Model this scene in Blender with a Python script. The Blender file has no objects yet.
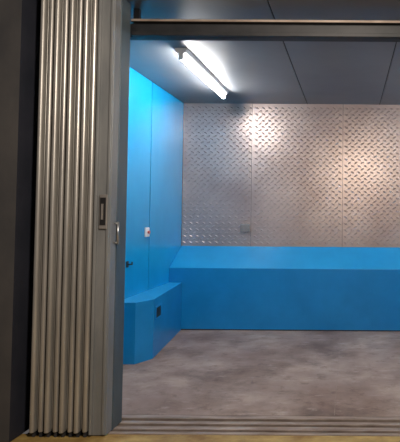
import bpy, bmesh, math, random
from mathutils import Matrix, Vector
random.seed(4)
F=480.0
sc=bpy.context.scene
sc.view_settings.view_transform='Standard'
sc.view_settings.look='None'

# ---------------- materials ----------------
def new_mat(name):
    m=bpy.data.materials.new(name); m.use_nodes=True
    nt=m.node_tree; b=nt.nodes['Principled BSDF']
    return m,nt,b
def tex_coord(nt,scale=(1,1,1)):
    g=nt.nodes.new('ShaderNodeNewGeometry')
    mp=nt.nodes.new('ShaderNodeMapping'); mp.inputs['Scale'].default_value=scale
    nt.links.new(g.outputs['Position'],mp.inputs['Vector'])
    return mp.outputs['Vector']
def noise(nt,vec,scale,detail=6,rough=.6,dist=0):
    n=nt.nodes.new('ShaderNodeTexNoise'); n.inputs['Scale'].default_value=scale
    n.inputs['Detail'].default_value=detail; n.inputs['Roughness'].default_value=rough
    n.inputs['Distortion'].default_value=dist
    nt.links.new(vec,n.inputs['Vector']); return n.outputs['Fac']
def ramp(nt,fac,stops):
    r=nt.nodes.new('ShaderNodeValToRGB'); e=r.color_ramp.elements
    while len(e)<len(stops): e.new(.5)
    for i,(p,c) in enumerate(stops):
        e[i].position=p; e[i].color=(c[0],c[1],c[2],1)
    nt.links.new(fac,r.inputs['Fac']); return r.outputs['Color']
def mix(nt,a,b,fac,mode='MIX'):
    m=nt.nodes.new('ShaderNodeMix'); m.data_type='RGBA'; m.blend_type=mode
    for s,v in ((6,a),(7,b),(0,fac)):
        if hasattr(v,'is_output'): nt.links.new(v,m.inputs[s])
        else: m.inputs[s].default_value=v
    return m.outputs[2]
def simple(name,c1,c2,scale=3,rough=.5,metal=0,stretch=(1,1,1),bump=0,spec=.5):
    m,nt,b=new_mat(name)
    v=tex_coord(nt,stretch); n=noise(nt,v,scale)
    nt.links.new(ramp(nt,n,[(.35,c1),(.65,c2)]),b.inputs['Base Color'])
    b.inputs['Roughness'].default_value=rough; b.inputs['Metallic'].default_value=metal
    b.inputs['Specular IOR Level'].default_value=spec
    if bump:
        bp=nt.nodes.new('ShaderNodeBump'); bp.inputs['Strength'].default_value=bump; bp.inputs['Distance'].default_value=.01
        n2=noise(nt,v,scale*6); nt.links.new(n2,bp.inputs['Height']); nt.links.new(bp.outputs['Normal'],b.inputs['Normal'])
    return m
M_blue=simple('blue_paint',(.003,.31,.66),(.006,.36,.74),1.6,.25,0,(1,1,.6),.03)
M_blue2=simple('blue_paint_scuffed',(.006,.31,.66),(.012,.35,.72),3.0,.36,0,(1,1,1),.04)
M_blue3=simple('blue_paint_shaded',(.003,.215,.53),(.007,.25,.60),3.0,.36,0,(1,1,1),.04)  # darker copy of the scuffed blue: shade on upright faces put into colour
M_plate=simple('tread_plate_steel',(.52,.40,.36),(.70,.57,.52),1.3,.36,.7,(1,1,1),.0)
M_ceil=simple('ceiling_paint',(.14,.15,.165),(.18,.19,.205),1.0,.42,0,(1,1,1),.02)
M_dark=simple('dark_gap',(.012,.012,.014),(.02,.02,.022),5,.8)
M_rail=simple('header_steel',(.02,.022,.026),(.04,.04,.045),4,.5,.3)
M_gate=simple('galvanised_picket',(.40,.385,.365),(.56,.54,.51),5,.36,.6,(6,6,.5),.0)
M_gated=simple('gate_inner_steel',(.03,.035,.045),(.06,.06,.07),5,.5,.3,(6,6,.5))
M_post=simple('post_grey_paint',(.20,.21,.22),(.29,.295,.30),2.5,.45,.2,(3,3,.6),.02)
M_postd=simple('post_blue_bounce',(.07,.10,.12),(.10,.13,.15),2.5,.45,.2,(3,3,.6),.02)  # blue light from the car painted into the post's side colour
M_wallo=simple('outer_wall_paint',(.05,.05,.055),(.085,.08,.08),2.2,.75,0,(1,1,.6),.15)
M_recess=simple('recess_dark_paint',(.012,.015,.026),(.022,.024,.038),3,.7)
M_sill=simple('sill_steel',(.22,.165,.135),(.42,.34,.29),9,.5,.3,(.5,4,1),.05)
M_lobby=simple('lobby_floor_yellow',(.22,.12,.03),(.48,.34,.12),5,.6,0,(.8,1.4,1),.2)
M_white=simple('white_plastic',(.75,.76,.78),(.82,.82,.84),4,.4)
M_red=simple('red_plastic',(.5,.12,.10),(.6,.14,.12),4,.4)
M_black=simple('black_plastic',(.012,.012,.014),(.02,.02,.02),4,.5)
M_chrome=simple('brushed_steel',(.45,.45,.46),(.6,.6,.6),8,.3,.9)
M_box=simple('grey_metal_box',(.28,.26,.25),(.36,.34,.33),8,.45,.4)
# floor
M_floor,nt,b=new_mat('worn_car_floor')
v=tex_coord(nt); v2=tex_coord(nt,(1,1.3,1))
base=ramp(nt,noise(nt,v,1.5,7,.6,.1),[(.32,(.25,.165,.13)),(.5,(.34,.25,.205)),(.68,(.50,.39,.33))])
st=ramp(nt,noise(nt,v2,1.3,10,.7,.2),[(.36,(.38,.33,.31)),(.47,(.78,.75,.73)),(.55,(1,1,1))])
sp=ramp(nt,noise(nt,v,7,9,.72),[(.35,(.48,.42,.39)),(.46,(1,1,1))])
lt=ramp(nt,noise(nt,tex_coord(nt,(1,3,1)),5,10,.72),[(.56,(0,0,0)),(.70,(.6,.6,.6))])
c=mix(nt,base,st,.8,'MULTIPLY'); c=mix(nt,c,sp,.65,'MULTIPLY'); c=mix(nt,c,(.55,.46,.41,1),lt)
nt.links.new(c,b.inputs['Base Color']); b.inputs['Roughness'].default_value=.5
bp=nt.nodes.new('ShaderNodeBump'); bp.inputs['Strength'].default_value=.12; bp.inputs['Distance'].default_value=.01
nt.links.new(noise(nt,v,12),bp.inputs['Height']); nt.links.new(bp.outputs['Normal'],b.inputs['Normal'])
M_tube,nt,b=new_mat('lit_tube')
b.inputs['Emission Color'].default_value=(1,.975,.95,1); b.inputs['Emission Strength'].default_value=120

# ---------------- mesh helpers ----------------
def obj(name,bm,mats,parent=None,smooth=False,bevel=0):
    me=bpy.data.meshes.new(name); bm.normal_update(); bm.to_mesh(me); bm.free()
    for m in (mats if isinstance(mats,(list,tuple)) else [mats]): me.materials.append(m)
    o=bpy.data.objects.new(name,me); sc.collection.objects.link(o)
    if parent: o.parent=parent
    if smooth:
        for p in me.polygons: p.use_smooth=True
    if bevel:
        md=o.modifiers.new('bevel','BEVEL'); md.width=bevel; md.segments=2; md.limit_method='ANGLE'
    return o
def box(bm,x0,x1,y0,y1,z0,z1,mi=0):
    vs=[bm.verts.new((x,y,z)) for z in (z0,z1) for x,y in ((x0,y0),(x1,y0),(x1,y1),(x0,y1))]
    for f in ((3,2,1,0),(4,5,6,7),(0,1,5,4),(1,2,6,5),(2,3,7,6),(3,0,4,7)):
        fc=bm.faces.new([vs[i] for i in f]); fc.material_index=mi
def prism(bm,pts,axis,a0,a1,mi=0):
    def P(p,a):
        return {'z':(p[0],p[1],a),'x':(a,p[0],p[1]),'y':(p[0],a,p[1])}[axis]
    A=[bm.verts.new(P(p,a0)) for p in pts]; B=[bm.verts.new(P(p,a1)) for p in pts]
    n=len(pts); fs=[bm.faces.new(A[::-1]),bm.faces.new(B)]
    for i in range(n): fs.append(bm.faces.new((A[i],A[(i+1)%n],B[(i+1)%n],B[i])))
    for f in fs: f.material_index=mi
    bmesh.ops.recalc_face_normals(bm,faces=fs)
    return fs
def cyl(bm,p0,p1,r,seg=16,mi=0):
    p0=Vector(p0);p1=Vector(p1);d=p1-p0
    M=Matrix.Translation((p0+p1)/2)@d.to_track_quat('Z','Y').to_matrix().to_4x4()
    r_=bmesh.ops.create_cone(bm,cap_ends=True,segments=seg,radius1=r,radius2=r,depth=d.length,matrix=M)
    for v in r_['verts']:
        for f in v.link_faces: f.material_index=mi
def empty(name,loc=(0,0,0)):
    e=bpy.data.objects.new(name,None); sc.collection.objects.link(e); return e

XL=-2.19; XR=2.2; ZC=2.85; YB=.01303*F; YF=.01217*F; YS=3.39; Y0=3.12

# ---------------- shell ----------------
bm=bmesh.new(); box(bm,XL,XR,YS,YB,-.1,0); obj('floor',bm,M_floor)
bm=bmesh.new()
for x in (-.10,): box(bm,x-.0015,x+.0015,YS+.01,YF,-.001,.0008)
obj('trim_1',bm,M_sill)
bm=bmesh.new(); box(bm,-4.5,4.5,-3,Y0-.02,-.1,-.005); obj('lobby_floor',bm,M_lobby)
bm=bmesh.new(); box(bm,XL,XR,2.95,YB,ZC+.01,ZC+.12,1)
xs=[XL,-.57,.38,1.33,XR]
for a,b_ in zip(xs,xs[1:]): box(bm,a+.005,b_-.005,2.95,YB,ZC,ZC+.02,0)
obj('ceiling',bm,[M_ceil,M_dark])
bm=bmesh.new(); box(bm,XL-.12,XL-.006,3.38,YB+.1,0,ZC+.1,1)
ys=[3.38,5.25,YB]
for a,b_ in zip(ys,ys[1:]): box(bm,XL-.02,XL,a+.008,b_-.008,0,ZC,0)
obj('wall_left',bm,[M_blue,M_dark])
bm=bmesh.new(); box(bm,XR,XR+.12,3.38,YB+.1,0,ZC+.1); obj('wall_right',bm,M_blue)
# back wall with embossed diamond tread
bm=bmesh.new(); box(bm,XL,XR,YB+.006,YB+.12,0,ZC+.1,1)
xs=[XL,-1.29,-.10,1.09,XR]
for a,b_ in zip(xs,xs[1:]): box(bm,a+.002,b_-.002,YB,YB+.02,.6,ZC,0)
spx=.084; spz=.042
nx=int((XR-XL)/spx); nz=int((ZC-1.0)/spz)
def stud(c0,a,L,W,h):
    u=Vector((math.cos(a),0,math.sin(a))); w=Vector((-math.sin(a),0,math.cos(a))); n=Vector((0,-h,0))
    o4=[bm.verts.new(c0+q) for q in (u*L,w*W+u*L*.3,w*W-u*L*.3,-u*L,-w*W-u*L*.3,-w*W+u*L*.3)]
    t=[bm.verts.new(c0+n+q) for q in (u*L*.5,-u*L*.5)]
    for f in ((o4[0],o4[1],t[0]),(o4[1],o4[2],t[1],t[0]),(o4[2],o4[3],t[1]),(o4[3],o4[4],t[1]),(o4[4],o4[5],t[0],t[1]),(o4[5],o4[0],t[0])):
        fc=bm.faces.new(f); fc.normal_update()
        if fc.normal.y>0: fc.normal_flip()
for i in range(nx+1):
    for j in range(nz+1):
        cx=XL+.035+i*spx+(spx/2 if j%2 else 0); cz=1.0+.03+j*spz
        if cz>ZC-.03 or cx>XR-.035: continue
        if min(abs(cx-s) for s in xs)<.020: continue
        stud(Vector((cx,YB,cz)),math.radians(28 if j%2 else -28),.030,.011,.010)
obj('wall_back',bm,[M_plate,M_dark])
bm=bmesh.new(); box(bm,-2.31,-1.58,3.295,3.375,0,ZC); obj('wall_front_return',bm,M_recess)
bm=bmesh.new(); box(bm,-4.5,-2.075,2.98,3.25,0,3.3); box(bm,-2.075,-2.069,2.981,3.25,0,2.99,1); obj('wall_front_left',bm,[M_wallo,M_recess])
bm=bmesh.new(); box(bm,1.95,4.5,2.98,3.375,0,3.3); obj('wall_front_right',bm,M_wallo)
bm=bmesh.new(); box(bm,-4.5,4.5,2.80,2.94,2.99,3.3); obj('wall_front_lintel',bm,M_wallo)
bm=bmesh.new(); box(bm,-2.069,-2.02,3.25,3.295,1.70,1.708); box(bm,-2.055,-2.045,3.25,3.295,1.69,1.72)
obj('cable_clip',bm,M_chrome)

# ---------------- bumper ledge at back ----------------
zb=.985; zf=.745
bm=bmesh.new()
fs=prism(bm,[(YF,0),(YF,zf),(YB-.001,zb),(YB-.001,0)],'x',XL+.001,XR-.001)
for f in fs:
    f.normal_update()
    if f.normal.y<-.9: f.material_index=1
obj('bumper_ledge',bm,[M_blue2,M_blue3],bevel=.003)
bm=bmesh.new(); box(bm,XL,XR,YF-.004,YF,0,.012); obj('baseboard_back',bm,M_dark)

# ---------------- left box bench ----------------
zt=.57
pl=[(XL+.001,4.50),(-1.99,4.50),(-1.895,4.68),(-2.03,YF-.005),(XL+.001,YF-.005)]
e=empty('wall_bench_box')
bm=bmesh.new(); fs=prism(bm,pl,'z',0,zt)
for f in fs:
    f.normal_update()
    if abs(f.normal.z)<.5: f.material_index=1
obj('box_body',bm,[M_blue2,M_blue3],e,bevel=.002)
p=Vector((-1.895,4.68,0)); q=Vector((-2.03,YF,0)); d=(q-p).normalized(); n=Vector((-d.y,d.x,0)); 
if n.x<0: n=-n
bm=bmesh.new()
def slab(bm,s0,s1,z0,z1,t0,t1,mi=0):
    vs=[bm.verts.new(p+d*s+n*t+Vector((0,0,z))) for z in (z0,z1) for s,t in ((s0,t0),(s1,t0),(s1,t1),(s0,t1))]
    fs=[bm.faces.new([vs[i] for i in f]) for f in ((3,2,1,0),(4,5,6,7),(0,1,5,4),(1,2,6,5),(2,3,7,6),(3,0,4,7))]
    for f in fs: f.material_index=mi
    bmesh.ops.recalc_face_normals(bm,faces=fs)
slab(bm,.08,.25,.37,.47,-.01,.002,0)
obj('socket_opening',bm,M_black,e)
bm=bmesh.new()
slab(bm,.065,.08,.355,.485,-.01,.006);slab(bm,.25,.265,.355,.485,-.01,.006);slab(bm,.08,.25,.355,.37,-.01,.006);slab(bm,.08,.25,.47,.485,-.01,.006)
obj('socket_frame',bm,M_blue3,e)

# ---------------- fluorescent lights ----------------
def lamp(x,y0,y1):
    e=empty('fluorescent_light')
    bm=bmesh.new()
    Z=ZC-.0005
    prism(bm,[(x-.055,Z),(x-.045,ZC-.035),(x-.02,ZC-.05),(x+.02,ZC-.05),(x+.045,ZC-.035),(x+.055,Z)],'y',y0,y1)
    obj('housing',bm,M_white,e)
    bm=bmesh.new()
    for y in (y0,y1-.03): box(bm,x-.02,x+.02,y,y+.03,ZC-.10,ZC-.045)
    obj('lamp_holders',bm,M_white,e,bevel=.004)
    bm=bmesh.new(); cyl(bm,(x,y0+.03,ZC-.08),(x,y1-.03,ZC-.08),.017); obj('tube',bm,M_tube,e,True)
lamp(-1.49,4.15,5.60)
lamp(1.49,4.15,5.60)  # assumed second tube, out of view, added for symmetric light

# ---------------- header rail (gate track) ----------------
e=empty('gate_track')
bm=bmesh.new()
box(bm,-1.58,1.95,3.33,3.40,2.64,2.735); box(bm,-1.53,1.95,3.30,3.33,2.64,2.665); box(bm,-1.53,1.95,3.30,3.42,2.735,2.745)
obj('track_channel',bm,M_rail,e,bevel=.002)
bm=bmesh.new()
for x in (-1.52,.9,1.8): box(bm,x-.02,x+.02,3.35,3.38,2.745,ZC)
obj('track_hangers',bm,M_rail,e)
bm=bmesh.new(); box(bm,-1.53,1.95,3.292,3.2995,2.737,2.752); obj('track_lip',bm,M_sill,e)

# ---------------- sill ----------------
e=empty('door_sill')
bm=bmesh.new(); box(bm,-2.068,1.95,Y0-.02,YS,-.1,-.02); obj('sill_base',bm,M_dark,e)
bm=bmesh.new()
for a,b_ in ((3.10,3.135),(3.165,3.215),(3.25,3.295),(3.335,3.389)): box(bm,-1.60,1.95,a,b_,-.02,.0)
obj('sill_ribs',bm,M_sill,e,bevel=.003)

# ---------------- folding gate ----------------
e=empty('folding_gate')
N=8; x0=-2.0; pitch=.0462
bm=bmesh.new(); bmi=bmesh.new()
for i in range(N):
    cx=x0+pitch*(i+.5); yy=3.03+(.014 if i%2 else 0)
    w=.0145
    pts=[]
    for k in range(9):
        a=math.pi*k/8; pts.append((cx-w*math.cos(a),yy+.012-.014*math.sin(a)))
    pts+= [(cx+w,yy+.05),(cx+w-.004,yy+.05),(cx-w+.004,yy+.05),(cx-w,yy+.05)]
    prism(bm,pts,'z',.03,2.845)
    xa=cx+w+.006
    box(bm,xa,xa+.003,yy+.026,yy+.09,.045,2.84)
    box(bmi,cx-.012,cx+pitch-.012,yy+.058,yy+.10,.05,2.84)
g=obj('pickets',bm,M_gate,e)
md=g.modifiers.new('b','BEVEL'); md.width=.0015; md.segments=1; md.limit_method='ANGLE'; md.angle_limit=math.radians(50)
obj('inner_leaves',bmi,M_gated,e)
bm=bmesh.new()
for i in range(N):
    cx=x0+pitch*(i+.5)
    box(bm,cx-.008,cx+.008,3.055,3.095,-.005,.05)
    cyl(bm,(cx-.006,3.075,2.80),(cx+.006,3.075,2.80),.02)
obj('guide_feet',bm,M_gated,e)
bm=bmesh.new()
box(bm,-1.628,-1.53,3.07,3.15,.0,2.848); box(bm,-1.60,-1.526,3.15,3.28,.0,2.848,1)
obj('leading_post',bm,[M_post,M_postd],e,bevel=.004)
bm=bmesh.new(); box(bm,-1.628,-1.612,3.05,3.07,.01,2.845); box(bm,-1.552,-1.535,3.058,3.07,.01,2.845); 
obj('post_lips',bm,M_post,e,bevel=.003)
bm=bmesh.new(); box(bm,-1.598,-1.545,3.056,3.07,1.30,1.52); obj('lock_plate',bm,M_box,e,bevel=.004)
bm=bmesh.new(); box(bm,-1.590,-1.555,3.052,3.057,1.325,1.50); obj('lock_inset',bm,M_black,e)
bm=bmesh.new(); box(bm,-1.580,-1.568,3.046,3.053,1.36,1.46); obj('lock_latch',bm,M_box,e)
bm=bmesh.new()
cyl(bm,(-1.505,3.12,1.20),(-1.505,3.12,1.345),.007); cyl(bm,(-1.532,3.12,1.21),(-1.505,3.12,1.21),.006); cyl(bm,(-1.532,3.12,1.335),(-1.505,3.12,1.335),.006)
obj('pull_handle',bm,M_chrome,e,True)

# ---------------- small wall things ----------------
e=empty('emergency_button')
y=5.17
bm=bmesh.new(); box(bm,XL,XL+.02,y-.045,y+.045,1.15,1.25); obj('backplate',bm,M_white,e,bevel=.006)
bm=bmesh.new(); cyl(bm,(XL+.02,y,1.20),(XL+.03,y,1.20),.014); cyl(bm,(XL+.03,y,1.20),(XL+.038,y,1.20),.018); obj('push_button',bm,M_red,e)
e=empty('wall_hook'); y=4.74
bm=bmesh.new(); box(bm,XL,XL+.008,y-.02,y+.02,.87,.93); cyl(bm,(XL+.008,y,.90),(XL+.05,y,.90),.006); cyl(bm,(XL+.05,y,.895),(XL+.05,y,.925),.006); obj('hook_body',bm,M_black,e)
e=empty('wall_socket')
bm=bmesh.new(); box(bm,-1.42,-1.30,YB-.035,YB,1.17,1.27); obj('socket_case',bm,M_box,e,bevel=.006)
bm=bmesh.new(); 
for x in (-1.39,-1.33): cyl(bm,(x,YB-.04,1.22),(x,YB-.034,1.22),.02)
obj('socket_faces',bm,M_box,e)

# ---------------- lights ----------------
def area(name,loc,target,size,power,col):
    l=bpy.data.lights.new(name,'AREA'); l.shape='RECTANGLE'; l.size=size[0]; l.size_y=size[1]; l.energy=power; l.color=col
    o=bpy.data.objects.new(name,l); sc.collection.objects.link(o); o.location=loc
    o.rotation_euler=(Vector(target)-Vector(loc)).to_track_quat('-Z','Y').to_euler(); return o
area('lobby_light',(.2,.9,2.95),(-1.2,3.1,.6),(.3,1.2),80,(1,.87,.72))
w=bpy.data.worlds.new('world'); sc.world=w; w.use_nodes=True
w.node_tree.nodes['Background'].inputs[0].default_value=(.62,.57,.56,1); w.node_tree.nodes['Background'].inputs[1].default_value=.16

# ---------------- camera ----------------
cam=bpy.data.cameras.new('camera'); co=bpy.data.objects.new('camera',cam); sc.collection.objects.link(co); sc.camera=co
pitch_=math.radians(1.85); roll=math.radians(-.4)
R=Matrix.Rotation(math.radians(90)+pitch_,4,'X')@Matrix.Rotation(-roll,4,'Z')
co.matrix_world=Matrix.Translation((0,0,1.4))@R
cam.sensor_fit='HORIZONTAL'; cam.sensor_width=36; cam.lens=36*F/400
dv=R.to_3x3().transposed()@Vector((0,1,0))
u=dv.x/-dv.z; v_=dv.y/-dv.z
cam.shift_x=(200+F*u-350)/400; cam.shift_y=(215-221+F*v_)/400
cam.clip_start=.05
